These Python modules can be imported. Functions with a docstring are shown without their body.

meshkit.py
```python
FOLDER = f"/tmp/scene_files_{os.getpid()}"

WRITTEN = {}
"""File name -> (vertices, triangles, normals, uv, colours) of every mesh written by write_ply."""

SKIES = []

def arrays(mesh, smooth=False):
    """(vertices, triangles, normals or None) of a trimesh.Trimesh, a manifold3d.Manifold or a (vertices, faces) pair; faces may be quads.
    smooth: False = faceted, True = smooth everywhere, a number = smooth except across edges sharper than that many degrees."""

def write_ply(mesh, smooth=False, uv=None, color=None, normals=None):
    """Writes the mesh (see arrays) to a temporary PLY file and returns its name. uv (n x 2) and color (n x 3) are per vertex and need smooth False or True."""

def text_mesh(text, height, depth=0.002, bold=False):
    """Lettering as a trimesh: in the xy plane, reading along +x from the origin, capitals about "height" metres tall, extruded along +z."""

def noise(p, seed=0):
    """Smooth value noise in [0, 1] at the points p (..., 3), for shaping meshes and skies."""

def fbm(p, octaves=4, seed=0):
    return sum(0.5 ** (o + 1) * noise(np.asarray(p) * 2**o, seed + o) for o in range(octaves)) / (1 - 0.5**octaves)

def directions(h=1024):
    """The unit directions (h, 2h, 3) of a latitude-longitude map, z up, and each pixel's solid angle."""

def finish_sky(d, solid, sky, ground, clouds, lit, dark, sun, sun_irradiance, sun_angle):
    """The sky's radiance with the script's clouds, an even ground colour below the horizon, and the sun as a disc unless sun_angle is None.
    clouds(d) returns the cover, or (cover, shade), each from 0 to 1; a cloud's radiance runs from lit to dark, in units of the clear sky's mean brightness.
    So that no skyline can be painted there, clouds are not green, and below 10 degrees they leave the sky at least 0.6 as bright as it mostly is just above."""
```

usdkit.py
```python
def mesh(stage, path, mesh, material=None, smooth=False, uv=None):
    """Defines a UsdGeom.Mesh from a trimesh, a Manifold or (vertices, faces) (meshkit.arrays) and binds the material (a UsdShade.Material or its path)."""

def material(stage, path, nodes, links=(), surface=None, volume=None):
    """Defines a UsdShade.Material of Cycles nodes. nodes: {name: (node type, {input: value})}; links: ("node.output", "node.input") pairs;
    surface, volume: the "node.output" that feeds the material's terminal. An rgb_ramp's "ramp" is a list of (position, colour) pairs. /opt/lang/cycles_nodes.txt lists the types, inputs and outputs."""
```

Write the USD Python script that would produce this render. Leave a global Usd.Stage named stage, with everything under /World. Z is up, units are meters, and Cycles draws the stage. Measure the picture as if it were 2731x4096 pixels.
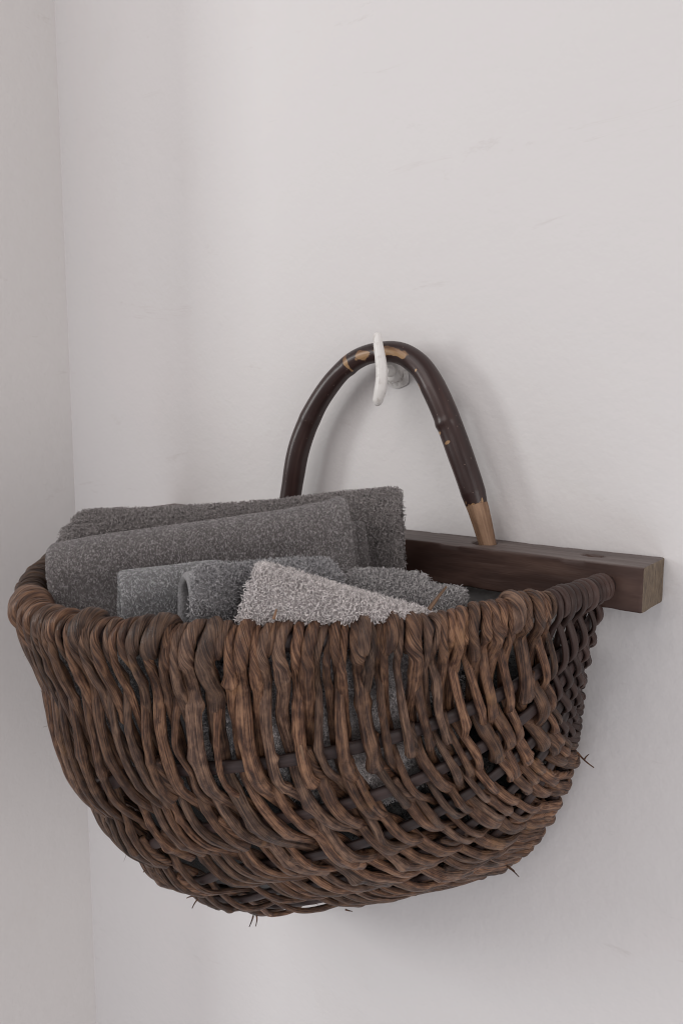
import math
import numpy as np
import trimesh
import manifold3d as m3
import usdkit
from meshkit import noise, fbm
from pxr import Usd, UsdGeom, UsdLux, UsdShade, Gf, Sdf, Vt

stage = Usd.Stage.CreateInMemory()
UsdGeom.SetStageUpAxis(stage, UsdGeom.Tokens.z)
UsdGeom.SetStageMetersPerUnit(stage, 1.0)
UsdGeom.Xform.Define(stage, '/World')
UsdGeom.Scope.Define(stage, '/World/Looks')

# ------------------------------------------------------------------ camera
YAW, PITCH = math.radians(37.457), math.radians(7.678)
CAM = np.array([0.18783, -0.62467, 0.115])
fw = np.array([-math.sin(YAW) * math.cos(PITCH), math.cos(YAW) * math.cos(PITCH), -math.sin(PITCH)])
rt = np.array([math.cos(YAW), math.sin(YAW), 0.0])
up = np.cross(rt, fw)
cam = UsdGeom.Camera.Define(stage, '/World/camera')
M = Gf.Matrix4d(*rt, 0, *up, 0, *(-fw), 0, *CAM, 1)
cam.AddTransformOp().Set(M)
cam.CreateHorizontalApertureAttr(24.0)
cam.CreateVerticalApertureAttr(36.0)
cam.CreateFocalLengthAttr(24.0 * 3475.4 / 2731)
cam.CreateClippingRangeAttr(Gf.Vec2f(0.01, 50))
cam.CreateExposureAttr(-0.04)

# ------------------------------------------------------------------ lights (a window to the left, soft room light)
def rect(name, pos, target, w, h, intensity, color):
    l = UsdLux.RectLight.Define(stage, '/World/' + name)
    pos, target = np.array(pos, float), np.array(target, float)
    zz = pos - target; zz /= np.linalg.norm(zz)
    xx = np.cross([0, 0, 1.0], zz); xx /= np.linalg.norm(xx)
    yy = np.cross(zz, xx)
    l.AddTransformOp().Set(Gf.Matrix4d(*xx, 0, *yy, 0, *zz, 0, *pos, 1))
    l.CreateWidthAttr(w); l.CreateHeightAttr(h); l.CreateIntensityAttr(intensity)
    l.CreateColorAttr(Gf.Vec3f(*color))
    return l

rect('window_light', (-2.35, -1.95, 0.45), (-0.25, -0.1, 0.0), 0.52, 0.95, 12.5, (0.98, 0.99, 0.985))
rect('room_light', (-0.7, -2.3, 1.5), (-0.25, 0, 0.0), 2.2, 1.8, 2.1, (1.0, 0.96, 0.95))
rect('low_light', (0.2, -1.9, -1.3), (-0.2, 0, -0.4), 2.0, 1.0, 1.0, (0.80, 0.88, 1.0))
rect('side_light', (2.3, -1.3, 0.2), (-0.3, -0.1, 0.0), 1.6, 1.8, 2.35, (1.0, 0.955, 0.945))
dome = UsdLux.DomeLight.Define(stage, '/World/ambient_light')
dm = usdkit.material(stage, '/World/Looks/ambient', {'b': ('background_shader', {'color': (1.0, 0.922, 0.925), 'strength': 0.35})}, surface='b.background')
UsdShade.MaterialBindingAPI.Apply(dome.GetPrim()).Bind(dm)

# ------------------------------------------------------------------ helpers
_used = {}
def numbered(path):
    k = _used.get(path, -1) + 1
    _used[path] = k
    return path if k == 0 else '%s_%03d' % (path, k)

def tag(p, **kw):
    for k, v in kw.items():
        p.SetCustomDataByKey(k, v)
    return p

def thing(name, loc=(0, 0, 0), **kw):
    x = UsdGeom.Xform.Define(stage, numbered('/World/' + name))
    x.AddTranslateOp().Set(Gf.Vec3d(*map(float, loc)))
    x.GetPrim().SetCustomDataByKey('_loc', '%g,%g,%g' % tuple(loc)) if False else None
    ORIGIN[str(x.GetPath())] = np.array(loc, float)
    return tag(x.GetPrim(), **kw)

ORIGIN = {}
def obj(name, mesh, mat, parent=None, smooth=False, uv=None, **kw):
    base = '/World' if parent is None else str(parent.GetPath())
    root = '/'.join(base.split('/')[:3])
    off = ORIGIN.get(root, np.zeros(3))
    v, f = (mesh if isinstance(mesh, tuple) else (mesh.vertices, mesh.faces))
    p = usdkit.mesh(stage, numbered(base + '/' + name), (np.asarray(v) - off, f), mat, smooth=smooth, uv=uv)
    return tag(p.GetPrim(), **kw)

def curves(name, pts, widths, mat, parent, **kw):
    """pts (n, k, 3); widths (n, k)."""
    base = str(parent.GetPath())
    off = ORIGIN.get('/'.join(base.split('/')[:3]), np.zeros(3))
    c = UsdGeom.BasisCurves.Define(stage, numbered(base + '/' + name))
    n, k = pts.shape[:2]
    c.CreateTypeAttr('linear')
    c.CreatePointsAttr(Vt.Vec3fArray.FromNumpy((pts - off).reshape(-1, 3).astype(np.float32)))
    c.CreateCurveVertexCountsAttr(Vt.IntArray.FromNumpy(np.full(n, k, np.int32)))
    c.CreateWidthsAttr(Vt.FloatArray.FromNumpy(widths.reshape(-1).astype(np.float32)))
    c.SetWidthsInterpolation('vertex')
    UsdShade.MaterialBindingAPI.Apply(c.GetPrim()).Bind(mat)
    return tag(c.GetPrim(), **kw)

def unit(a):
    return a / np.maximum(np.linalg.norm(a, axis=-1, keepdims=True), 1e-12)

def resample(P, step):
    d = np.r_[0, np.cumsum(np.linalg.norm(np.diff(P[:, :3], axis=0), axis=1))]
    n = max(4, int(d[-1] / step) + 1)
    s = np.linspace(0, d[-1], n)
    return np.stack([np.interp(s, d, P[:, k]) for k in range(P.shape[1])], 1), s

def blur(P, n):
    for _ in range(n):
        P = np.r_[P[:1], (P[:-2] + 2 * P[1:-1] + P[2:]) / 4, P[-1:]]
    return P

def tube(P, r, nv=16, N=None, seed=0, ridge=0.0, twist=None, flat=1.0, ridge_k=3.0, knots=(), cap=True, u0=0.0):
    """A rod along P with radius r (n,), fluted lengthwise; returns vertices, faces, uv. v = 0.5 looks along N."""
    n = len(P)
    T = unit(np.gradient(P, axis=0))
    if N is None:
        a = np.cross(T[0], [0.3, 0.2, 0.9]); a /= np.linalg.norm(a)
        N = np.zeros((n, 3)); N[0] = a
        for i in range(1, n):
            b = N[i - 1] - T[i] * (N[i - 1] @ T[i]); N[i] = b / np.linalg.norm(b)
    else:
        N = unit(N - T * (N * T).sum(1, keepdims=True))
    B = np.cross(T, N)
    s = np.r_[0, np.cumsum(np.linalg.norm(np.diff(P, axis=0), axis=1))]
    v = np.linspace(-math.pi, math.pi, nv + 1)
    tw = np.zeros(n) if twist is None else twist
    V = np.broadcast_to(v[None], (n, len(v)))
    W = V + tw[:, None]
    rr = np.asarray(r)[:, None] * np.ones_like(V)
    if ridge:
        q = np.stack([np.cos(V) * ridge_k, np.sin(V) * ridge_k, (s[:, None] * 12 + seed * 7.3) * np.ones_like(V)], -1)
        g = noise(q + 50, seed) * 0.65 + noise(q * 2.1 + 90, seed + 3) * 0.35
        rr = rr * (1 + ridge * 2 * (g - 0.5))
    for (sk, amp, wid, vd) in knots:
        bump = np.exp(-((s - sk) / wid) ** 2)[:, None] * (0.45 + 0.55 * np.cos(W - vd))
        rr = rr * (1 + amp * bump)
    X = P[:, None] + N[:, None] * (np.cos(W)[..., None] * rr[..., None] * flat) + B[:, None] * (np.sin(W)[..., None] * rr[..., None])
    uv = np.stack([np.broadcast_to(s[:, None] + u0, V.shape), (V + math.pi) / (2 * math.pi)], -1)
    m = nv + 1
    i, j = np.meshgrid(np.arange(n - 1), np.arange(nv), indexing='ij')
    a = (i * m + j).ravel()
    F = np.r_[np.c_[a, a + 1, a + m + 1], np.c_[a, a + m + 1, a + m]]
    X, uv = X.reshape(-1, 3), uv.reshape(-1, 2)
    if cap:
        k = len(X)
        X = np.r_[X, P[:1] - T[:1] * r[0] * .25, P[-1:] + T[-1:] * r[-1] * .25]
        uv = np.r_[uv, [[u0, .5], [u0 + s[-1], .5]]]
        jj = np.arange(nv)
        F = np.r_[F, np.c_[jj + 1, jj, np.full(nv, k)], np.c_[(n - 1) * m + jj, (n - 1) * m + jj + 1, np.full(nv, k + 1)]]
    return X, F, uv

def join(parts):
    V, F, U, o = [], [], [], 0
    for p in parts:
        V.append(p[0]); F.append(p[1] + o); o += len(p[0])
        if len(p) > 2: U.append(p[2])
    return (np.concatenate(V), np.concatenate(F)) + ((np.concatenate(U),) if U else ())

# pixel of the 1568-wide picture -> point of the place (used to take measurements from the photograph)
def ray(px, py):
    k = 2731 / 1568
    return fw + rt * (px * k - 1365.5) / 3475.4 + up * (2048 - py * k) / 3475.4
def at_y(px, py, y):
    d = ray(px, py); return CAM + d * (y - CAM[1]) / d[1]
def at_depth(px, py, z):
    return CAM + ray(px, py) * z

# ------------------------------------------------------------------ materials
MAT = '/World/Looks/'
def mat(name, nodes, links, surface='p.BSDF'):
    return usdkit.material(stage, MAT + name, nodes, links, surface=surface)

def wall_mat(name, col):
    return mat(name, {
        'g': ('geometry', {}),
        'n1': ('noise_texture', {'scale': 2.2, 'detail': 3.0}),
        'n2': ('noise_texture', {'scale': 90.0, 'detail': 4.0, 'roughness': 0.6}),
        'n3': ('noise_texture', {'scale': 9.0, 'detail': 5.0, 'roughness': 0.65}),
        'n4': ('noise_texture', {'scale': 260.0, 'detail': 2.0}),
        'r': ('rgb_ramp', {'ramp': [(0.3, tuple(c * .985 for c in col)), (0.7, tuple(min(1, c * 1.012) for c in col))]}),
        'r2': ('rgb_ramp', {'ramp': [(0.0, (.94, .93, .92)), (0.28, (.985, .98, .975)), (0.42, (1, 1, 1)), (1, (1, 1, 1))]}),
        'ms': ('mapping', {'scale': (9.0, 9.0, 42.0), 'rotation': (0.0, .25, 0.0)}), 'n6': ('noise_texture', {'scale': 1.0, 'detail': 6.0, 'roughness': .7, 'distortion': .8}),
        'r6': ('rgb_ramp', {'ramp': [(0, (1, 1, 1)), (.63, (1, 1, 1)), (.73, (.90, .885, .875)), (1, (.86, .84, .83))]}), 'mx6': ('mix', {'mix_type': 'multiply', 'fac': .8}),
        'mx': ('mix', {'mix_type': 'multiply', 'fac': 1.0}),
        'h': ('math', {'math_type': 'multiply_add', 'value2': 0.35}),
        'h2': ('math', {'math_type': 'multiply_add', 'value2': 5.0}),
        'b': ('bump', {'strength': 0.34, 'distance': 0.0012}),
        'p': ('principled_bsdf', {'roughness': 0.62, 'specular_ior_level': 0.3}),
    }, [('g.position', 'n1.vector'), ('g.position', 'n2.vector'), ('g.position', 'n3.vector'), ('g.position', 'n4.vector'),
        ('n1.fac', 'r.fac'), ('n3.fac', 'r2.fac'), ('r.color', 'mx.color1'), ('r2.color', 'mx.color2'), ('g.position', 'ms.vector'), ('ms.vector', 'n6.vector'), ('n6.fac', 'r6.fac'), ('mx.color', 'mx6.color1'), ('r6.color', 'mx6.color2'), ('mx6.color', 'p.base_color'),
        ('n4.fac', 'h.value1'), ('n2.fac', 'h.value3'), ('n3.fac', 'h2.value1'), ('h.value', 'h2.value3'), ('h2.value', 'b.height'), ('b.normal', 'p.normal')])

WALL = wall_mat('wall_paint', (.735, .720, .714))
WALL2 = wall_mat('side_wall_paint', (.74, .722, .708))

def fibre_mat(name, dark, mid, light, rough=.62, us=26.0, k1=5.6, k2=1.2, bump=.8, spec=.35, tint=(.62, 1.42), worn=0.0):
    return mat(name, {
        't': ('texture_coordinate', {}), 'o': ('object_info', {}), 'g': ('geometry', {}), 'sx': ('separate_xyz', {}),
        'w': ('math', {'math_type': 'multiply', 'value2': 2 * math.pi}),
        'c': ('math', {'math_type': 'cosine'}), 's': ('math', {'math_type': 'sine'}), 'cx': ('combine_xyz', {}),
        'm': ('mapping', {'scale': (us, k1, k1)}),
        'm2': ('mapping', {'scale': (us * 5.0, k2, k2), 'location': (3.3, 1.7, .4)}),
        'n': ('noise_texture', {'scale': 1.0, 'detail': 3.0, 'roughness': 0.6}),
        'n2': ('noise_texture', {'scale': 1.0, 'detail': 3.0}),
        'n3': ('noise_texture', {'scale': 900.0, 'detail': 2.0}),
        'a': ('math', {'math_type': 'multiply_add', 'value2': .55}),
        'a2': ('math', {'math_type': 'multiply', 'value2': .45}),
        'r': ('rgb_ramp', {'ramp': [(0.33, dark), (0.46, mid), (0.62, light), (0.80, tuple(c * 1.5 for c in light))]}),
        'n5': ('noise_texture', {'scale': 30.0, 'detail': 4.0, 'roughness': .6}), 'r5': ('rgb_ramp', {'ramp': [(0, (0, 0, 0)), (.62, (0, 0, 0)), (.72, (1, 1, 1)), (1, (1, 1, 1))]}),
        'wf': ('math', {'math_type': 'multiply', 'value2': worn}), 'mw': ('mix', {'color2': (.34, .185, .088)}),
        'k': ('map_range', {'from_min': 0.0, 'from_max': 1.0, 'to_min': tint[0], 'to_max': tint[1]}),
        'cb': ('combine_color', {}),
        'mx': ('mix', {'mix_type': 'multiply', 'fac': 1.0}),
        'h': ('math', {'math_type': 'multiply_add', 'value2': .34}),
        'b': ('bump', {'strength': bump, 'distance': 0.0016}),
        'p': ('principled_bsdf', {'roughness': rough, 'specular_ior_level': spec}),
    }, [('t.UV', 'sx.vector'), ('sx.y', 'w.value1'), ('w.value', 'c.value1'), ('w.value', 's.value1'), ('sx.x', 'cx.x'), ('c.value', 'cx.y'), ('s.value', 'cx.z'),
        ('cx.vector', 'm.vector'), ('cx.vector', 'm2.vector'), ('m.vector', 'n.vector'), ('m2.vector', 'n2.vector'), ('g.position', 'n3.vector'),
        ('n2.fac', 'a2.value1'), ('n.fac', 'a.value1'), ('a2.value', 'a.value3'), ('a.value', 'r.fac'),
        ('o.random', 'k.value'), ('k.result', 'cb.r'), ('k.result', 'cb.g'), ('k.result', 'cb.b'),
        ('g.position', 'n5.vector'), ('n5.fac', 'r5.fac'), ('r5.color', 'wf.value1'), ('wf.value', 'mw.fac'), ('r.color', 'mw.color1'),
        ('mw.color', 'mx.color1'), ('cb.color', 'mx.color2'), ('mx.color', 'p.base_color'),
        ('n3.fac', 'h.value1'), ('n.fac', 'h.value3'), ('h.value', 'b.height'), ('b.normal', 'p.normal')])

VINE = fibre_mat('vine_bark', (.016, .008, .006), (.084, .039, .023), (.285, .155, .088), rough=.40, spec=.42, bump=.85, worn=.6)
VINE2 = fibre_mat('vine_bark_grey', (.014, .008, .007), (.070, .038, .026), (.225, .136, .088), rough=.40, spec=.42, bump=.85, worn=.4)
WILLOW = fibre_mat('dark_willow', (.026, .014, .012), (.044, .025, .021), (.068, .041, .034), rough=.45, us=6, k1=1.5, k2=.5, bump=.3, spec=.3)
RIB = fibre_mat('rib_wood', (.018, .010, .010), (.034, .020, .018), (.055, .034, .031), rough=.55, us=5, k1=1.5, k2=.5, bump=.25, spec=.5)

# ------------------------------------------------------------------ the setting
XL = -0.692
def slab(name, lo, hi, m, **kw):
    lo, hi = np.array(lo, float), np.array(hi, float)
    b = trimesh.creation.box(extents=hi - lo); b.apply_translation((lo + hi) / 2)
    return obj(name, b, m, None, **kw)
slab('wall', (XL - .06, 0, -1.4), (1.6, .08, 1.5), WALL, kind='structure', label='smooth off-white painted wall behind the hanging basket', category='wall')
slab('side_wall', (XL - .06, -.255, -1.4), (XL, .02, 1.5), WALL2, kind='structure', label='narrow return of wall at the corner beside the basket', category='wall')

# ------------------------------------------------------------------ basket: shape
XC, R, D, NR, ZR, DROOP, YR = -.2574, .2330, .2754, 1.74, -.0150, .0406, -.0440
H, NB, RB, XB, MS, HX = .3077, 3.78, .188, -.2426, 1.78, -.25
YB = -.0175
def se(a, n):
    c, s = np.cos(a), np.sin(a)
    return np.sign(c) * np.abs(c) ** (2 / n), np.abs(s) ** (2 / n)
def rim(a):
    c, s = se(a, NR)
    lump = 0.0025 * np.sin(a * 5 + 1) * np.sin(a)
    c = c + .024 * np.exp(-((a - 2.15) / .5) ** 2)
    return np.stack([XC + R * c, YR - D * s, ZR - D * s * DROOP + lump], -1)
def hoop(a):
    c, s = se(a, NB)
    return np.stack([XB + RB * c, YB + 0 * s, -.022 - H * s * (1 + HX * c)], -1)
def surf(a, q):
    """point of the basket's wall: a runs along the rim, q from the rim (0) to the rod on the wall (1)."""
    a, q = np.broadcast_arrays(np.asarray(a, float), np.asarray(q, float))
    Pr, Pb = rim(a), hoop(a)
    O = np.stack([Pb[..., 0], np.full(a.shape, YB), Pr[..., 2]], -1)
    C, S = se(q * math.pi / 2, MS)
    ins = .0075 * np.clip((q - .02) / .10, 0, 1) * np.clip((1 - q) / .35, 0, 1)
    ins = ins * (1 - np.clip((a - 1.3) / .4, 0, 1) * np.clip(1.25 - q / .45, 0, 1) * .85)
    V = (Pr - O) * C[..., None] + (Pb - O) * S[..., None]
    return O + V * (1 - ins / np.maximum(np.linalg.norm(V, axis=-1), .02))[..., None]
def surf_n(a, q):
    e = 2e-3
    qa, qb = np.clip(q - e, 0.002, .998), np.clip(q + e, 0.002, .998)
    ta = surf(np.clip(a + e, .01, 3.13), q) - surf(np.clip(a - e, .01, 3.13), q)
    n = unit(np.cross(ta, surf(a, qb) - surf(a, qa)))
    P = surf(a, q)
    s = np.sign(((P - np.array([XC, -.03, -.05])) * n).sum(-1, keepdims=True)); s[s == 0] = 1
    return n * s

basket = thing('wicker_basket', (-.2574, 0, 0), label='brown woven wicker wall basket with bent branch handle and wooden back bar', category='basket')
rng = np.random.default_rng(7)

# back bar
def bar_mesh():
    hx, dy, hz = .515, .044, .032
    ry = .0016
    prof = []
    for cx, cz, a0 in ((dy - ry, -ry, 0), (ry, -ry, 90), (ry, -hz + ry, 180), (dy - ry, -hz + ry, 270)):
        for k in range(4):
            t = math.radians(a0 + 30 * k); prof.append((cx + ry * math.cos(t), cz + ry * math.sin(t)))
    # refine the straight runs
    out = []
    for (p, q) in zip(prof, prof[1:] + prof[:1]):
        n = max(1, int(np.hypot(q[0] - p[0], q[1] - p[1]) / .0018))
        for k in range(n): out.append((p[0] + (q[0] - p[0]) * k / n, p[1] + (q[1] - p[1]) * k / n))
    pr = np.array(out); m = len(pr)
    xs = np.r_[np.linspace(0, -.004, 5), np.linspace(-.007, -hx + .006, 380), np.linspace(-hx + .004, -hx, 4)]
    X = np.zeros((len(xs), m, 3))
    X[..., 0] = xs[:, None]; X[..., 1] = -pr[None, :, 0] - .0015; X[..., 2] = pr[None, :, 1]
    g = fbm(X * [30, 300, 300] + 11, 3, 5) - .5
    c = np.array([0, -dy / 2, -hz / 2])
    d = X - c; d[..., 0] = 0
    edge = np.abs(d[..., 1]) / (dy / 2) * np.abs(d[..., 2]) / (hz / 2)
    chip = np.clip(noise(X * [90, 120, 120] + 3, 9) - .62, 0, 1) * np.clip(edge - .75, 0, 1) * 4
    X += unit(d) * (g * .0007 - chip * .004)[..., None]
    # a shallow knot hole in the top, near the right end
    hole = np.exp(-(((X[..., 0] + .0435) / .0075) ** 2 + ((X[..., 1] + .024) / .004) ** 2) ** 2) * (X[..., 2] > -.004)
    X[..., 2] -= hole * .006
    sock = np.exp(-(((X[..., 0] + .1315) / .0088) ** 2 + ((X[..., 1] + .0235) / .0088) ** 2) ** 4) * (X[..., 2] > -.004)
    X[..., 2] -= sock * .004
    X += unit(d) * ((noise(X * [12, 60, 60] + 5, 4) - .5) * .0012 * np.clip(edge * 1.6 - .5, 0, 1))[..., None]
    end = np.clip(1 - np.minimum(-X[..., 0], X[..., 0] + hx) / .0012, 0, 1)
    X[..., 1:] = c[1:] + (X[..., 1:] - c[1:]) * (1 - .02 * end[..., None])
    n = len(xs)
    i, j = np.meshgrid(np.arange(n - 1), np.arange(m), indexing='ij')
    a = (i * m + j).ravel(); b = (i * m + (j + 1) % m).ravel()
    F = np.r_[np.c_[a, b, b + m], np.c_[a, b + m, a + m]]
    V = X.reshape(-1, 3); k = len(V)
    V = np.r_[V, X[0].mean(0)[None], X[-1].mean(0)[None]]
    jj = np.arange(m)
    F = np.r_[F, np.c_[(jj + 1) % m, jj, np.full(m, k)], np.c_[(n - 1) * m + jj, (n - 1) * m + (jj + 1) % m, np.full(m, k + 1)]]
    t = trimesh.Trimesh(V, F, process=False); t.fix_normals()
    return t
BAR = mat('bar_wood', {
    'g': ('geometry', {}), 'sp': ('separate_xyz', {}), 'sn': ('separate_xyz', {}),
    'm': ('mapping', {'scale': (9.0, 130.0, 130.0)}), 'm2': ('mapping', {'scale': (14.0, 60.0, 60.0)}),
    'm3': ('mapping', {'scale': (200.0, 260.0, 120.0), 'rotation': (.6, 0, 0)}),
    'n': ('noise_texture', {'scale': 1.0, 'detail': 5.0, 'roughness': .65, 'distortion': .6}),
    'n2': ('noise_texture', {'scale': 1.0, 'detail': 4.0}),
    'n3': ('noise_texture', {'scale': 1.0, 'detail': 4.0, 'roughness': .7}),
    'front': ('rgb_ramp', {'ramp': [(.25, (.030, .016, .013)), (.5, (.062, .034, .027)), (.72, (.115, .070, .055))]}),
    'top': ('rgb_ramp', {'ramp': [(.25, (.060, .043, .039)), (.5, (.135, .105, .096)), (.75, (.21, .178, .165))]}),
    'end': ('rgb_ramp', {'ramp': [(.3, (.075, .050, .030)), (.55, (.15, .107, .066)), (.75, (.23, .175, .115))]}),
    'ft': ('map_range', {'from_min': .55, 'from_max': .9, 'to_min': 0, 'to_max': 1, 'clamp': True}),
    'fe': ('map_range', {'from_min': .75, 'from_max': .95, 'to_min': 0, 'to_max': 1, 'clamp': True}),
    'ax': ('math', {'math_type': 'absolute'}),
    'mx1': ('mix', {}), 'mx2': ('mix', {}),
    'b': ('bump', {'strength': .6, 'distance': .0009}),
    'p': ('principled_bsdf', {'roughness': .5, 'specular_ior_level': .35}),
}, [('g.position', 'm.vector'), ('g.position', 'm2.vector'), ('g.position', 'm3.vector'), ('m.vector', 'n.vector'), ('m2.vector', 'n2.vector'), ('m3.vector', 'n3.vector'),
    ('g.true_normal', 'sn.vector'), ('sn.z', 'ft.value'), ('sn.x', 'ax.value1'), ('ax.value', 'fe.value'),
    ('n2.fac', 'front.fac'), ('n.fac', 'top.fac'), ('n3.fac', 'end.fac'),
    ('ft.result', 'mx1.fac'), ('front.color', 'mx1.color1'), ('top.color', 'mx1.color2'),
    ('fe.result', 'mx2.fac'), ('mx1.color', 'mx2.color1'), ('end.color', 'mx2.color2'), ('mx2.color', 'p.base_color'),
    ('n.fac', 'b.height'), ('b.normal', 'p.normal')])
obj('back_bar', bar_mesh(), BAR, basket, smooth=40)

# handle: a bent branch
hp = [(655, 1240), (660, 1190), (668, 1140), (677, 1085), (690, 1020), (715, 955), (755, 890), (800, 842), (840, 817), (880, 808), (922, 811), (958, 834), (992, 885), (1022, 950), (1052, 1030), (1077, 1100), (1095, 1158), (1101, 1180)]
hpts = np.array([at_y(x, y, -.0235) for x, y in hp])
hpts[0] = hpts[1] + (hpts[1] - hpts[2]) * .9
from scipy.interpolate import CubicSpline
d = np.r_[0, np.cumsum(np.linalg.norm(np.diff(hpts, axis=0), axis=1))]
cs = CubicSpline(d, hpts)
ss = np.linspace(0, d[-1], 420)
HP = cs(ss)
HP += (np.stack([noise(np.c_[ss * 28, ss * 0, ss * 0 + k], 4) for k in range(3)], 1) - .5) * .0022
fr = ss / d[-1]
hr = np.interp(fr, [0, .25, .45, .55, .62, .72, .955, .975, 1], [.0105, .0102, .0088, .0086, .0092, .0107, .0104, .0094, .0078])
hr *= .96
hr *= 1 + .05 * (noise(np.c_[ss * 60, ss * 0, ss * 0], 8) - .5)
kn = [(d[-1] * .46, .07, .004, 1.2), (d[-1] * .80, .08, .003, .8), (d[-1] * .30, .05, .004, .5), (d[-1] * .56, .12, .006, 2.5), (d[-1] * .64, .06, .008, 1.0)]
HN = np.repeat([[0, -1.0, 0]], len(HP), 0)
hv, hf, huv = tube(HP, hr, 44, HN, seed=21, ridge=.025, ridge_k=1.2, knots=kn)
# bark worn off in patches near the top
fu = np.clip(huv[:, 0] / d[-1], 0, 1); va = (huv[:, 1] - .5) * 2 * math.pi
wob = fbm(np.c_[fu * 70, np.cos(va) * 2.2, np.sin(va) * 2.2], 4, 3) - .5
def patch(u, v, du, dv):
    return 1 - np.sqrt(((fu - u) / du) ** 2 + ((np.angle(np.exp(1j * (va - v)))) / dv) ** 2) + wob * 1.3
iu = lambda px: float(np.interp(px, [p[0] for p in hp], d)) / d[-1]
peel = np.maximum.reduce([patch(iu(913), -.15, .042, .42), patch(iu(846), .15, .018, .62), patch(iu(808), -.1, .0060, 1.3), patch(iu(987), .95, .009, .30), patch(iu(970), .1, .0025, .12), patch(iu(1046), .2, .004, .3), patch(iu(1036), .75, .0035, .3), (fu - .982) * 60 + wob * 3.6 + .25 * np.sin(va * 2 + 1)])
HANDLE = mat('branch_bark', {
    't': ('texture_coordinate', {}), 'g': ('geometry', {}), 'at': ('attribute', {'attribute': 'peel'}),
    'm': ('mapping', {'scale': (12.0, 9.0, 1.0)}), 'm2': ('mapping', {'scale': (210.0, 17.0, 1.0)}),
    'n': ('noise_texture', {'scale': 1.0, 'detail': 4.0}),
    'v': ('voronoi_texture', {'scale': 230.0, 'randomness': 1.0}),
    'r': ('rgb_ramp', {'ramp': [(.3, (.022, .011, .010)), (.55, (.042, .023, .021)), (.8, (.082, .048, .041))]}),
    'rv': ('rgb_ramp', {'ramp': [(0.0, (1, 1, 1)), (.06, (1, 1, 1)), (.10, (0, 0, 0)), (1, (0, 0, 0))]}),
    'rp': ('rgb_ramp', {'ramp': [(0.0, (0, 0, 0)), (.47, (0, 0, 0)), (.56, (1, 1, 1)), (1, (1, 1, 1))]}),
    'pn': ('rgb_ramp', {'ramp': [(.34, (.11, .05, .025)), (.5, (.34, .20, .10)), (.72, (.50, .33, .18))]}),
    'mx1': ('mix', {'color2': (.26, .19, .16)}), 'mx2': ('mix', {}),
    'b': ('bump', {'strength': .35, 'distance': .001}),
    'p': ('principled_bsdf', {'roughness': .33, 'specular_ior_level': .45}),
}, [('t.UV', 'm.vector'), ('m.vector', 'n.vector'), ('g.position', 'v.vector'), ('n.fac', 'r.fac'), ('v.distance', 'rv.fac'), ('n.fac', 'pn.fac'), ('at.fac', 'rp.fac'),
    ('rv.color', 'mx1.fac'), ('r.color', 'mx1.color1'), ('rp.color', 'mx2.fac'), ('mx1.color', 'mx2.color1'), ('pn.color', 'mx2.color2'), ('mx2.color', 'p.base_color'),
    ('n.fac', 'b.height'), ('b.normal', 'p.normal')])
hp_prim = obj('handle', (hv, hf), HANDLE, basket, smooth=True, uv=huv)
UsdGeom.PrimvarsAPI(hp_prim).CreatePrimvar('peel', Sdf.ValueTypeNames.FloatArray, 'vertex').Set(Vt.FloatArray.FromNumpy(np.clip(peel * .6 + .5, 0, 1).astype(np.float32)))
PEELED = fibre_mat('peeled_wood', (.08, .043, .024), (.18, .105, .063), (.28, .175, .11), us=9, k1=2.5, bump=.5)
e0 = at_y(1094, 1158, -.0235); e1 = at_y(1122, 1262, -.0235)
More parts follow.
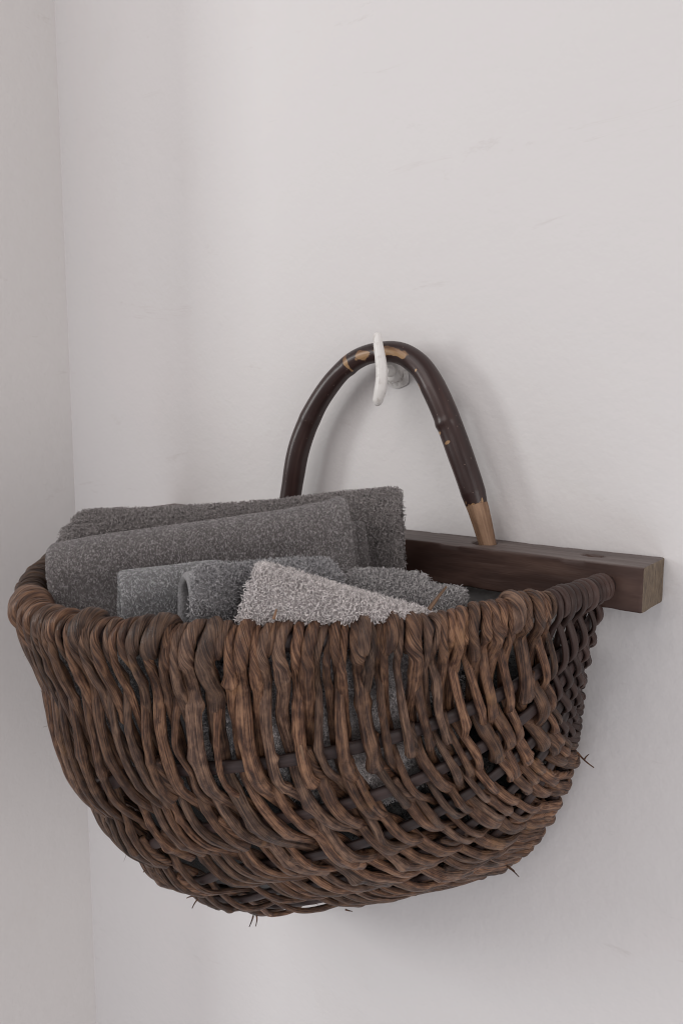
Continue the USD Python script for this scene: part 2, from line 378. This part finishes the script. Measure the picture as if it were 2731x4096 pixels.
tt = np.linspace(0, 1, 60)
PP = e0 + (e1 - e0) * tt[:, None]
pv, pf, puv = tube(PP, np.interp(tt, [0, .12, .3, 1], [.0086, .0086, .0082, .0064]), 30, np.repeat([[0, -1.0, 0]], 60, 0), seed=5, ridge=.16, ridge_k=1.1)
obj('peeled_end', (pv, pf), PEELED, hp_prim, smooth=True, uv=puv)

# ribs and hoops
def rod(name, P, r, m, seed, flat=1.0, N=None, nv=14, **kw):
    P, s = resample(P, .004)
    rr = np.full(len(P), r) * (1 + .12 * (noise(np.c_[s * 40, s * 0, s * 0], seed) - .5))
    NN = None if N is None else np.stack([np.interp(np.linspace(0, 1, len(P)), np.linspace(0, 1, len(N)), N[:, k]) for k in range(3)], 1)
    v, f, uv = tube(P, rr, nv, NN, seed=seed, ridge=.04, flat=flat, u0=seed * .37)
    return obj(name, (v, f), m, basket, smooth=True, uv=uv, **kw)
aa = np.linspace(.0, math.pi, 240)
RC = .0060
rod('rim_hoop', rim(aa), RC, RIB, 31)
rod('wall_hoop', hoop(aa), .0048, RIB, 32)
QR = np.array([.0, .265, .40, .53, .655, .785, 1.0])
for k in range(1, 6):
    al = np.linspace(.05, math.pi - .05, 240)
    rod('rib', surf(al, np.full_like(al, QR[k])), .0050, RIB, 40 + k, flat=.55, N=surf_n(al, np.full_like(al, QR[k])))

# weaving strands
def rim_frame(a):
    T = unit(rim(a + .004) - rim(a - .004))
    o = np.array([0, 0, 1.0])
    out = np.cross(T, o); out /= np.linalg.norm(out)
    if out @ (rim(a) - np.array([XC, -.05, ZR])) < 0: out = -out
    e = np.cross(T, out); e = e if e[2] > 0 else -e
    return T, out, e

def weave_path(a, parity, r, sk, seed, amp, start=235.0, a_end=None, skew=0.0):
    T, out, e = rim_frame(a)
    Pr = rim(a)
    th = np.radians(np.arange(start, -20, -9.0))
    rw = RC + r * .86
    k = (th - th[0]) / (th[-1] - th[0])
    W = Pr + rw * (np.cos(th)[:, None] * out + np.sin(th)[:, None] * e) + T * ((k - .8) * sk)[:, None]
    WN = np.cos(th)[:, None] * out + np.sin(th)[:, None] * e
    a2 = a if a_end is None else a_end
    q = np.linspace(.03, .985, 150)
    aq = a + (a2 - a) * q + .115 * np.interp(q, [0, .3, .55, 1], [0, 1, 1, 0]) * math.exp(-((a - 1.15) / .45) ** 2) + skew * np.sin(q * math.pi) + (fbm(np.c_[q * 5, q * 0 + seed, q * 0], 2, seed) - .5) * .013
    S, N = surf(aq, q), surf_n(aq, q)
    kk = np.interp(q, QR, np.arange(7))
    off = amp * np.cos(math.pi * (kk + parity))
    if parity == 1: off = np.where(kk < .5, np.maximum(off, -.75 * amp), off)
    off = np.where(kk > 5.5, np.maximum(off, amp * .5 + (kk - 5.5) * amp), off)
    first = np.clip((q - .03) / .07, 0, 1)
    off = (1 - first) * (RC + r * .8) + first * off
    S = S + N * off[:, None]
    # round the rod on the wall
    Pb = hoop(aq[-1]); tb = unit(hoop(aq[-1] + .004) - hoop(aq[-1] - .004))
    ob = np.cross(tb, [0, 1.0, 0]); ob = ob if ob @ (Pb - np.array([XB, YB, -.05])) > 0 else -ob
    t2 = np.radians(np.arange(-30, 220, 14.0))
    rb = min(.0048 + r * .75, .0160 - r * .9)
    E = Pb + rb * (np.cos(t2)[:, None] * ob + np.sin(t2)[:, None] * np.array([0, 1.0, 0]))
    EN = np.cos(t2)[:, None] * ob + np.sin(t2)[:, None] * np.array([0, 1.0, 0])
    S = S[(np.linalg.norm(S - W[-1], axis=1) > .004)]
    N = N[-len(S):]
    P = np.r_[W, S, E]; NN = np.r_[WN, N, EN]; qq = np.r_[np.zeros(len(W)), q[-len(S):], np.ones(len(E))]
    X, s = resample(np.c_[P, NN, qq], .0018)
    X = np.c_[blur(X[:, :3], 10), blur(X[:, 3:6], 8), X[:, 6:]]
    return X[:, :3], unit(X[:, 3:6]), s, X[:, 6]

def strand(name, P, N, s, r, seed, m, ridge=.20, twist_len=.055, tw=3.6, nv=26, flat=.9, knots=True, taper=False, parent=basket, kink=.0016, flare=(0, 0)):
    g = np.random.default_rng(seed)
    rr = r * (1 + .40 * (noise(np.c_[s * 16, s * 0 + seed, s * 0], seed) - .5) + .16 * (noise(np.c_[s * 80, s * 0 + seed, s * 0], seed + 1) - .5))
    if taper: rr *= np.interp(s, [0, .03, .055], [.72, .78, 1])
    rr *= 1 + .22 * np.exp(-((s - .022) / .016) ** 2) * (twist_len > 0.05) * g.random()
    rr *= 1 + flare[0] * np.exp(-((s) / .006) ** 2) + flare[1] * np.exp(-((s - s[-1]) / .007) ** 2)
    cp = np.r_[-.01, np.cumsum(.014 + .034 * g.random(60))]
    kn_l, kn_n = g.normal(size=61) * kink, g.normal(size=61) * kink * .45
    T_ = unit(np.gradient(P, axis=0)); B_ = np.cross(T_, N)
    w_ = np.clip(s / .03, .35, 1)[:, None]
    J = B_ * np.interp(s, cp, kn_l)[:, None] + N * np.interp(s, cp, kn_n)[:, None]
    P = P + blur(J * w_, 3)
    kn = []
    if knots:
        x = .03 + g.random() * .05
        while x < s[-1]:
            kn.append((x, .18 + .6 * g.random() ** 2, .0020 + .0030 * g.random(), g.random() * 6.3)); x += .024 + g.random() * .05
    twist = tw * np.clip(1 - s / twist_len, 0, 1) * 2.0 + (noise(np.c_[s * 8, s * 0 + seed, s * 0], seed + 2) - .5) * 1.5
    v, f, uv = tube(P, rr, nv, N, seed=seed, ridge=ridge, twist=twist, flat=flat, knots=kn, u0=seed * .731)
    return obj(name, (v, f), m, parent, smooth=True, uv=uv)

af = np.linspace(.0, math.pi, 4000)
rl = np.r_[0, np.cumsum(np.linalg.norm(np.diff(rim(af), axis=0), axis=1))]
a_of = lambda l: float(np.interp(l, rl, af))
LT = rl[-1]
l = .010
i = 0
seed = 100
dark_end, left_fine = .070, LT - .235
while l < LT - .008:
    dark = l < dark_end or l > LT - dark_end
    a = a_of(l)
    if dark:
        r = .0025 + rng.random() * .0005
        P, N, s, qq = weave_path(a, i % 2, r, .003, seed, .0058, start=250)
        strand('willow_strand', P, N, s, r, seed, WILLOW, ridge=.05, tw=0, nv=14, flat=.75, knots=False, kink=.0008)
        step = .0054 + rng.random() * .0008
    else:
        r = float(np.clip(.0032 * math.exp(rng.normal() * .22), .0023, .0050)) * (.82 if a > 1.5 else 1)
        P, N, s, qq = weave_path(a, i % 2, r, .003 + rng.random() * .013, seed, .0062, start=235 if l < LT - .31 else 35, skew=rng.normal() * .007, a_end=a + rng.normal() * .012)
        kw = dict(taper=True, flat=.80 + .16 * rng.random(), kink=.0015 if a < 1.45 else .0008, knots=a < 1.8)
        vm = VINE if rng.random() < .65 else VINE2
        if rng.random() < .42 and l < left_fine:
            # the rod ends in a blunt cut just past a rib and a second one carries on
            qc = (QR[[1, 3, 5]] if i % 2 else QR[[2, 4, 6]])[rng.integers(0, 3)] + .045 + .02 * rng.random()
            k1, k2 = qq < qc, qq > qc - .085
            strand('vine_strand', P[k1], N[k1], s[k1], r * 1.06, seed, vm, flare=(0, .28), **kw)
            P2, N2, s2 = P[k2] - N[k2] * .003 * np.clip(1 - (qq[k2] - qc) / .05, 0, 1)[:, None] + np.cross(N[k2], unit(np.gradient(P[k2], axis=0))) * .004, N[k2], s[k2] - s[k2][0]
            strand('vine_strand', P2, N2, s2, r * .92, seed + 9000, vm, flare=(.1, 0))
        else:
            strand('vine_strand', P, N, s, r, seed, vm, **kw)
        step = (.0054 + rng.random() * .0014 + (r - .0033) * 1.5) * (.94 if .35 < a < 1.3 else 1)
        if rng.random() < .24 and l < left_fine:
            # an extra twisted turn round the rim only
            b = a_of(l + step * .52)
            T, out, e = rim_frame(b)
            th = np.radians(np.arange(275, -95, -8.0)); k = np.linspace(-.5, .5, len(th))
            r2 = .0030 + rng.random() * .0022
            nn = np.cos(th)[:, None] * out + np.sin(th)[:, None] * e
            W = rim(b) + (RC + r2 * .80) * nn + T * (k * (.010 + .012 * rng.random()))[:, None]
            X, s = resample(np.c_[W, nn], .0014)
            strand('rim_turn', blur(X[:, :3], 4), X[:, 3:], s, r2, seed + 5000, VINE if rng.random() < .6 else VINE2, twist_len=.2, tw=8.5, ridge=.26, knots=False, kink=.0006)
            step += .0034
    l += step; i += 1; seed += 1

# fine turns that cover the rim at its left end
co = []
for j in range(3):
    ll = np.linspace(LT - .325, LT - .06, 3200)
    A = np.array([a_of(x) for x in ll])
    ph = ll / .0105 * 2 * math.pi + j * 2.1
    Tm = unit(rim(A + .004) - rim(A - .004))
    out = unit(np.cross(Tm, [0, 0, 1.0])); ctr = rim(A) - np.array([XC, -.05, ZR]); out *= np.sign((out * ctr).sum(1, keepdims=True))
    e = np.cross(Tm, out); e *= np.sign(e[:, 2:3])
    rad = RC + .0026 + .0014 * (noise(np.c_[ll * 90, ll * 0 + j, ll * 0], 5) - .5) * 2
    nn = np.cos(ph)[:, None] * out + np.sin(ph)[:, None] * e
    W = rim(A) + rad[:, None] * nn
    X, s = resample(np.c_[W, nn], .0022)
    v, f, uv = tube(X[:, :3], np.full(len(X), .0019) * (1 + .6 * (noise(np.c_[s * 60, s * 0, s * 0 + j], 6) - .5)), 8, X[:, 3:], seed=j, ridge=.12, u0=j * 3.1)
    co.append((v, f, uv))
cv, cf, cuv = join(co)
obj('rim_binding', (cv, cf), VINE2, basket, smooth=True, uv=cuv)

# loose fibres and sprigs of bark
def sprig(p, d1, length, r, sd, bend=.35, m=None):
    g = np.random.default_rng(sd)
    t = np.linspace(0, 1, 14)
    d1 = unit(np.array(d1, float)); b = unit(np.cross(d1, g.normal(size=3)))
    P = np.array(p) + d1 * (t * length)[:, None] + b * (t ** 2 * length * bend)[:, None]
    v, f, uv = tube(P, np.interp(t, [0, 1], [r, r * .45]), 7, seed=sd, ridge=.1)
    obj('loose_sprig', (v, f), m or VINE, basket, smooth=True, uv=uv)
sp = at_y(1325, 1728, -.02)
sprig(sp, (.75, -.1, -.65), .016, .0009, 1); sprig(sp + [.006, 0, -.004], (.3, 0, 1), .005, .0007, 2)
sprig(at_depth(985, 1400, .512), rt * .62 + up * .9, .017, .0015, 3, .05, PEELED)
sprig(at_depth(628, 1422, .49), rt * .3 + up, .006, .0010, 4, .1, PEELED)
sprig(at_depth(690, 1712, .49), rt * .25 - up * .9, .009, .0011, 5, .2, PEELED)

_a, _q = np.meshgrid(np.linspace(.1, 3.0, 120), np.linspace(.05, .95, 80), indexing='ij')
_S = surf(_a, _q).reshape(-1, 3)
_d = (_S - CAM) @ fw
_px = np.stack([(1365.5 + 3475.4 * ((_S - CAM) @ rt) / _d), (2048 - 3475.4 * ((_S - CAM) @ up) / _d)], 1) * 1568 / 2731
for k, (x, y, dx, dz_, ln_) in enumerate([(440, 2058, -1, -.1, .008), (450, 2064, -.9, -.5, .006), (505, 2085, -.5, -.8, .006), (580, 2104, -.2, -1, .006), (592, 2104, .4, -1, .005), (800, 2090, .9, -.3, .006), (1160, 1988, .9, .2, .008), (1172, 1992, 1, -.4, .009), (345, 1990, -1, .2, .006)]):
    j = np.argmin(np.linalg.norm(_px - [x, y], axis=1))
    sprig(at_depth(x, y, _d[j]) - rt * dx * .003, rt * dx + np.array([0, 0, dz_]), ln_ * .7 + .003, .0008, 20 + k, .8)
g = np.random.default_rng(77)
fp, fn = [], []
for _ in range(170):
    a_, q_ = g.uniform(.3, 2.2), g.uniform(.02, .95)
    p_, n_ = surf(a_, q_), surf_n(a_, q_)
    p0 = p_ + n_ * (.002 + .004 * g.random()); dd = unit(g.normal(size=3) + n_ * .5 + np.array([.1, 0, -.4])); b_ = unit(np.cross(dd, g.normal(size=3)))
    L_ = .002 + .006 * g.random() ** 2; tt = np.linspace(0, 1, 5)[:, None]
    fp.append(p0 + dd * tt * L_ + b_ * tt ** 2 * L_ * .5)
curves('bark_fibre', np.array(fp), np.full((170, 5), .00028) * np.linspace(1, .5, 5), VINE, basket, kind='stuff')

# ------------------------------------------------------------------ wall hook
hook = thing('wall_hook', (-.23, 0, .13), label='white toggle-shaped wall hook holding up the basket handle', category='wall hook')
WHITE = mat('white_hook', {'g': ('geometry', {}), 'n': ('noise_texture', {'scale': 160.0, 'detail': 4.0}), 'n2': ('noise_texture', {'scale': 45.0, 'detail': 3.0}),
    'r': ('rgb_ramp', {'ramp': [(.25, (.55, .52, .49)), (.42, (.76, .745, .72)), (1, (.80, .79, .77))]}), 'b': ('bump', {'strength': .25, 'distance': .0006}),
    'p': ('principled_bsdf', {'roughness': .36, 'specular_ior_level': .5})},
    [('g.position', 'n.vector'), ('g.position', 'n2.vector'), ('n.fac', 'r.fac'), ('r.color', 'p.base_color'), ('n2.fac', 'b.height'), ('b.normal', 'p.normal')])
tp = np.array([at_y(x, y, yy) for x, y, yy in ((866, 763, -.043), (867.5, 785, -.044), (872, 815, -.0445), (876, 848, -.0445), (875, 880, -.0445), (870, 908, -.044), (863.5, 931, -.043))])
cs2 = CubicSpline(np.linspace(0, 1, len(tp)), tp)
t = np.linspace(0, 1, 80); TP = cs2(t)
wr = np.interp(t, [0, .03, .10, .45, .75, .92, .98, 1], [.0012, .0032, .0039, .0051, .0054, .0046, .0030, .0010])
v, f, uv = tube(TP, wr, 26, np.repeat([[0, -1.0, 0]], 80, 0), seed=3, ridge=.02, flat=.72)
obj('toggle', (v, f), WHITE, hook, smooth=True)
b0 = at_y(913, 852, 0.0)
def lathe(prof, c, n=40):
    t = np.linspace(0, 2 * math.pi, n, endpoint=False)
    V = np.array([[c[0] + r * math.cos(a), -y, c[2] + r * math.sin(a)] for (r, y) in prof for a in t])
    F = []
    for i in range(len(prof) - 1):
        for j in range(n):
            a, b = i * n + j, i * n + (j + 1) % n; F += [[a, b, b + n], [a, b + n, a + n]]
    m = trimesh.Trimesh(V, F, process=False); m.fix_normals(); return m
obj('base', lathe([(.0001, .0125), (.0045, .0124), (.0075, .0118), (.0090, .0100), (.0095, .007), (.0093, .003), (.0086, .0)], b0), WHITE, hook, smooth=50)
mid = cs2(.52)
ST = np.linspace(b0 + [0, -.010, 0], mid + [0, .002, 0], 24)
v, f, uv = tube(ST, np.interp(np.linspace(0, 1, 24), [0, .15, .8, 1], [.0062, .0042, .0036, .0044]), 20, seed=9, ridge=.02)
obj('stem', (v, f), WHITE, hook, smooth=True)
# crumpled edge of dried paint round the base
g = np.random.default_rng(3)
n, mrow = 46, 9
V = []
for j in range(mrow):
    for k in range(n):
        a = math.radians(170 + 190 * k / (n - 1)); q = j / (mrow - 1)
        w = .35 + .65 * math.sin(math.pi * k / (n - 1)) + .35 * math.exp(-((math.degrees(a) - 318) / 18) ** 2)
        rad = .0088 + .0058 * q * w
        yy = .001 + .0045 * (1 - q) + .0030 * (noise(np.array([[k * .33, j * .6, 1.0]]), 2)[0] - .3) * math.sin(math.pi * min(1, q + .15))
        V.append([b0[0] + rad * math.cos(a), -max(yy, .0006), b0[2] + rad * math.sin(a)])
F = []
for j in range(mrow - 1):
    for k in range(n - 1):
        a = j * n + k; F += [[a, a + 1, a + n + 1], [a, a + n + 1, a + n]]
obj('paint_collar', (np.array(V), np.array(F)), WHITE, hook, smooth=25)

# ------------------------------------------------------------------ towels
def cloth_mat(name, dark, light, scale=900.0, sheen=.35):
    return mat(name, {'g': ('geometry', {}), 'n': ('noise_texture', {'scale': scale, 'detail': 3.0}), 'n2': ('noise_texture', {'scale': 60.0, 'detail': 3.0}),
        'a': ('math', {'math_type': 'multiply_add', 'value2': .7}), 'a2': ('math', {'math_type': 'multiply', 'value2': .3}),
        'r': ('rgb_ramp', {'ramp': [(.3, dark), (.65, light)]}), 'b': ('bump', {'strength': .8, 'distance': .001}),
        'p': ('principled_bsdf', {'roughness': .95, 'specular_ior_level': .1, 'sheen_weight': sheen, 'sheen_roughness': .5})},
        [('g.position', 'n.vector'), ('g.position', 'n2.vector'), ('n2.fac', 'a2.value1'), ('n.fac', 'a.value1'), ('a2.value', 'a.value3'), ('a.value', 'r.fac'), ('r.color', 'p.base_color'), ('n.fac', 'b.height'), ('b.normal', 'p.normal')])

from scipy.spatial import cKDTree
_ga, _gq = np.meshgrid(np.linspace(.02, 3.12, 260), np.linspace(.01, .99, 120), indexing='ij')
_GS, _GN = surf(_ga, _gq).reshape(-1, 3), surf_n(_ga, _gq).reshape(-1, 3)
_TREE = cKDTree(_GS)
def keep_inside(V, gap=.0125):
    V = V.copy()
    for _ in range(3):
        _, k = _TREE.query(V)
        dd = ((V - _GS[k]) * _GN[k]).sum(1)
        low = np.clip((.012 - (V[:, 2] - _GS[k][:, 2])) / .02, 0, 1)
        V -= _GN[k] * (np.clip(dd + gap, 0, None) * low)[:, None]
    return V

AX = np.array([rt[0], rt[1], 0.0]); BX = np.array([-rt[1], rt[0], 0.0])     # along and away from the viewer

def band(L, Rr, top_l, top_r, half, height, th, seed, nu=70, drop_back=.9, lean=.0, wob=.002, round_end=.006, topround=None, hem=0.0):
    """One folded layer: an upside-down U of cloth running from L to Rr (points of its ridge); returns v, f and the outer face's grid."""
    L, Rr = np.array(L, float), np.array(Rr, float)
    ax = Rr - L; ln = np.linalg.norm(ax); ax /= ln
    bx = np.cross([0, 0, 1.0], ax); bx /= np.linalg.norm(bx); bx = bx if bx @ BX > 0 else -bx
    zx = np.cross(ax, bx); zx = zx if zx[2] > 0 else -zx
    rt_ = half if topround is None else topround
    def prof(off):
        h = half - off; rr = max(rt_ - off, .001); pts = []
        for z in np.linspace(-height, -rt_, 26): pts.append((-h, z))
        for t in np.linspace(math.pi, math.pi / 2, 12)[1:]: pts.append((-h + rr + rr * math.cos(t), -rt_ + rr * math.sin(t)))
        for t in np.linspace(math.pi / 2, 0, 12): pts.append((h - rr + rr * math.cos(t), -rt_ + rr * math.sin(t)))
        for z in np.linspace(-rt_, -height * drop_back, 16)[1:]: pts.append((h, z))
        return np.array(pts)
    po, pi_ = prof(0), prof(th)
    u = np.linspace(0, 1, nu)
    e = np.minimum(u, 1 - u) * ln
    sq = np.sqrt(np.clip(1 - (1 - np.clip(e / round_end, 0, 1)) ** 2, 0, 1))          # the cloth's edge rounds off
    def place(p, s):
        X = L + ax * (u * ln)[:, None, None].reshape(-1, 1, 1) + bx * p[None, :, 0, None] + zx * p[None, :, 1, None]
        return X
    mid = (po + pi_) / 2
    hm = hem * np.exp(-(((1 - u) * ln - .0055) / .0045) ** 4)
    A = mid[None] + (po - mid)[None] * (sq + hm)[:, None, None]
    Bq = mid[None] + (pi_ - mid)[None] * sq[:, None, None]
    def emb(A):
        X = L + ax * (u * ln)[:, None, None] + bx * A[..., 0:1] + zx * A[..., 1:2]
        nz = np.stack([fbm(X * 22 + 31 * k + seed, 3, seed + k) - .5 for k in range(3)], -1)
        nz2 = np.stack([fbm(X * 7 + 17 * k + seed, 2, seed + 7 + k) - .5 for k in range(3)], -1)
        X = X + nz * wob * 2 + nz2 * wob * 5
        X = X + bx * (lean * A[..., 1:2])
        return X
    XO, XI = emb(A), emb(Bq)
    m = len(po)
    def gridf(o, flip=False):
        i, j = np.meshgrid(np.arange(nu - 1), np.arange(m - 1), indexing='ij'); a = (i * m + j).ravel() + o
        F = np.r_[np.c_[a, a + 1, a + m + 1], np.c_[a, a + m + 1, a + m]]
        return F[:, ::-1] if flip else F
    n = nu * m
    V = np.r_[XO.reshape(-1, 3), XI.reshape(-1, 3)]
    F = [gridf(0), gridf(n, True)]
    for row in (0, nu - 1):
        j = np.arange(m - 1); a = row * m + j
        q = np.r_[np.c_[a, a + 1, a + 1 + n], np.c_[a, a + 1 + n, a + n]]
        F.append(q if row else q[:, ::-1])
    for col in (0, m - 1):
        i = np.arange(nu - 1); a = i * m + col
        q = np.r_[np.c_[a, a + m, a + m + n], np.c_[a, a + m + n, a + n]]
        F.append(q[:, ::-1] if col else q)
    V = keep_inside(V)
    t = trimesh.Trimesh(V, np.concatenate(F), process=False); t.fix_normals()
    return t

def scatter(m, n, seed, keep=None):
    g = np.random.default_rng(seed)
    ar = m.area_faces; fi = g.choice(len(ar), n, p=ar / ar.sum())
    b = g.random((n, 2)); s = b.sum(1) > 1; b[s] = 1 - b[s]
    t = m.triangles[fi]
    P = t[:, 0] + (t[:, 1] - t[:, 0]) * b[:, :1] + (t[:, 2] - t[:, 0]) * b[:, 1:]
    N = m.face_normals[fi]
    if keep is not None:
        k = keep(P, N); P, N = P[k], N[k]
    return P, N, g

def facing(P, N):
    d = unit(CAM + np.array([0, 0, .05]) - P)
    return ((N * d).sum(1) > -.35) & (P[:, 2] > -.19)

def pile(parent, m, density, length, width, matl, seed, curl=.7, lay=.35, name='pile', skip=None):
    """terry loops standing on the cloth"""
    P, N, g = scatter(m, int(m.area * density), seed, facing)
    if skip is not None:
        k = (P - skip) @ AX > .007; P, N = P[k], N[k]
    n = len(P)
    d = unit(N + g.normal(size=(n, 3)) * lay + np.array([0, 0, -.25]))
    side = unit(np.cross(d, g.normal(size=(n, 3))))
    ln = length * (.6 + .7 * g.random(n))[:, None]
    clump = (fbm(P * 190, 2, seed)[:, None] - .5) * 1.2
    d2 = unit(d + side * curl + clump * np.array([1, -.6, .3]))
    p1 = P + d * ln * .45; p2 = p1 + d2 * ln * .4; p3 = p2 + unit(d2 + side * curl * 1.2 - N * .35) * ln * .3
    C = np.stack([P - N * .0005, p1, p2, p3], 1)
    w = width * (.75 + .5 * g.random(n))[:, None] * np.array([[1, 1.05, .95, .6]])
    curves(name, C, w, matl, parent, kind='stuff')

def stitches(parent, m, density, length, width, matl, seed, name='stitch_texture'):
    """short yarn floats of a crepe weave"""
    P, N, g = scatter(m, int(m.area * density), seed, facing)
    n = len(P)
    upv = unit(np.array([0, 0, 1.0]) - N * N[:, 2:3] + 1e-6)
    sd = np.cross(N, upv)
    ang = np.where(g.random(n) < .5, .5, -.45) + g.normal(size=n) * .35
    d = upv * np.cos(ang)[:, None] + sd * np.sin(ang)[:, None]
    ln = length * (.7 + .6 * g.random(n))[:, None]
    C = np.stack([P - d * ln * .5 - N * .0003, P - d * ln * .2 + N * width * .8, P + d * ln * .2 + N * width * .8, P + d * ln * .5 - N * .0003], 1)
    w = width * (.8 + .5 * g.random(n))[:, None] * np.array([[.6, 1.1, 1.1, .6]])
    curves(name, C, w, matl, parent, kind='stuff')

def yarn(name, dark, light):
    return mat(name, {'g': ('geometry', {}), 'n': ('noise_texture', {'scale': 480.0, 'detail': 4.0, 'roughness': .7}), 'r': ('rgb_ramp', {'ramp': [(.36, tuple(c * .7 for c in dark)), (.62, tuple(c * 1.08 for c in light))]}),
        'p': ('principled_bsdf', {'roughness': .9, 'specular_ior_level': .15})}, [('g.position', 'n.vector'), ('n.fac', 'r.fac'), ('r.color', 'p.base_color')])

def towel(name, label, layers, base_mat):
    ms = trimesh.util.concatenate(layers)
    c = ms.vertices.mean(0); c[2] = ms.vertices[:, 2].min()
    o = thing(name, c, label=label, category='towel', group='folded grey towels in the basket')
    for i, l in enumerate(layers):
        obj('fold', l, base_mat, o, smooth=60)
    return o

dz = np.array([0, 0, 1.0])
def P_(px, py, z): return at_depth(px, py, z)

# 1 rear terry towel
C1 = cloth_mat('taupe_terry', (.15, .138, .134), (.29, .27, .265)); Y1 = yarn('taupe_yarn', (.20, .185, .181), (.40, .375, .368))
L, Q = P_(172, 1178, .70), P_(918, 1128, .67)
a1 = band(L, Q, 0, 0, .024, .12, .006, 1, lean=-.06)
a2 = band(P_(152, 1205, .70), P_(885, 1160, .672), 0, 0, .016, .11, .005, 2, lean=-.06)
o = towel('terry_towel', 'taupe-grey terry towel at the back, leaning against the back bar', [a1, a2], C1)
pile(o, a1, 750e3, .0031, .00055, Y1, 11); pile(o, a2, 700e3, .0025, .00044, Y1, 12)

# 2 crepe towel in front of it
C2 = cloth_mat('charcoal_crepe', (.085, .078, .077), (.17, .157, .155)); Y2 = yarn('charcoal_yarn', (.165, .155, .155), (.39, .372, .37))
b1 = band(P_(103, 1252, .615), P_(792, 1142, .628), 0, 0, .021, .15, .006, 4, lean=.10, wob=.0016, hem=.6)
b2 = band(P_(112, 1275, .618), P_(812, 1192, .632), 0, 0, .0095, .14, .004, 5, lean=.10, wob=.0014, hem=.3)
b3 = band(P_(120, 1290, .620), P_(834, 1200, .636), 0, 0, .0050, .14, .004, 6, lean=.10, wob=.0014)
o = towel('crepe_towel', 'long charcoal crepe-weave towel with layered folds at its right end', [b1, b2, b3], C2)
stitches(o, b1, 1000e3, .0018, .00035, Y2, 21); stitches(o, b2, 700e3, .0018, .00034, Y2, 22); stitches(o, b3, 500e3, .0018, .00034, Y2, 23)

# 3 small smooth towel
C3 = cloth_mat('slate_crepe', (.12, .12, .123), (.23, .231, .235)); Y3 = yarn('slate_yarn', (.24, .242, .247), (.50, .505, .512))
c1 = band(P_(263, 1312, .555), P_(520, 1292, .580), 0, 0, .017, .15, .005, 8, lean=.06, wob=.0016)
o = towel('small_towel', 'small slate-grey crepe towel, leftmost of the front row', [c1], C3)
stitches(o, c1, 900e3, .0018, .00035, Y3, 31)

# 4 terry towel beside it
C4 = cloth_mat('slate_terry', (.17, .168, .172), (.30, .298, .304)); Y4 = yarn('slate_terry_yarn', (.22, .218, .224), (.50, .497, .507))
d1 = band(P_(421, 1304, .527), P_(760, 1285, .570), 0, 0, .019, .16, .006, 9, lean=.06, hem=0)
o = towel('terry_towel', 'slate-grey terry towel between the small crepe towel and the pale washcloth', [d1], C4)
pile(o, d1, 900e3, .0036, .00050, Y4, 41, lay=.5, skip=P_(421, 1304, .527))

# 5 pale washcloth
C5 = cloth_mat('pale_terry', (.28, .262, .257), (.48, .452, .445)); Y5 = yarn('pale_yarn', (.50, .475, .468), (.86, .82, .81))
e1_ = band(P_(600, 1284, .520), P_(1075, 1432, .522), 0, 0, .021, .16, .006, 13, lean=.05, wob=.0024, topround=.018)
o = towel('washcloth', 'pale beige-grey terry washcloth peaking over the front rim', [e1_], C5)
pile(o, e1_, 1000e3, .0031, .00047, Y5, 51, lay=.45)

# 6 towel behind the washcloth at the right
C6 = cloth_mat('grey_terry', (.14, .136, .136), (.27, .264, .265)); Y6 = yarn('grey_yarn', (.26, .252, .252), (.54, .527, .525))
f1 = band(P_(800, 1312, .580), P_(975, 1322, .565), 0, 0, .018, .15, .006, 15, lean=.03)
f2 = band(P_(860, 1340, .570), P_(1066, 1352, .555), 0, 0, .012, .14, .005, 16, lean=.03)
o = towel('terry_towel', 'mid-grey terry towel behind the washcloth, rightmost in the basket', [f1, f2], C6)
pile(o, f1, 800e3, .0033, .00048, Y6, 61, lay=.5); pile(o, f2, 800e3, .0034, .00048, Y6, 62, lay=.6)

# 7 dark cloth stuffed under the others
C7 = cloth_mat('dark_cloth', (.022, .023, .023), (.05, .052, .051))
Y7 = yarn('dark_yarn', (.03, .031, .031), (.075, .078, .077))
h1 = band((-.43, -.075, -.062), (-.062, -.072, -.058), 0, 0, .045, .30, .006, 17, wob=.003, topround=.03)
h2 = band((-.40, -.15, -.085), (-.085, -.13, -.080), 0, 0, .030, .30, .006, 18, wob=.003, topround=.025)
o = towel('dark_towel', 'dark charcoal-green towel lying deepest in the basket, under the others', [h1, h2], C7)
pile(o, h1, 120e3, .003, .0006, Y7, 71); pile(o, h2, 120e3, .003, .0006, Y7, 72)
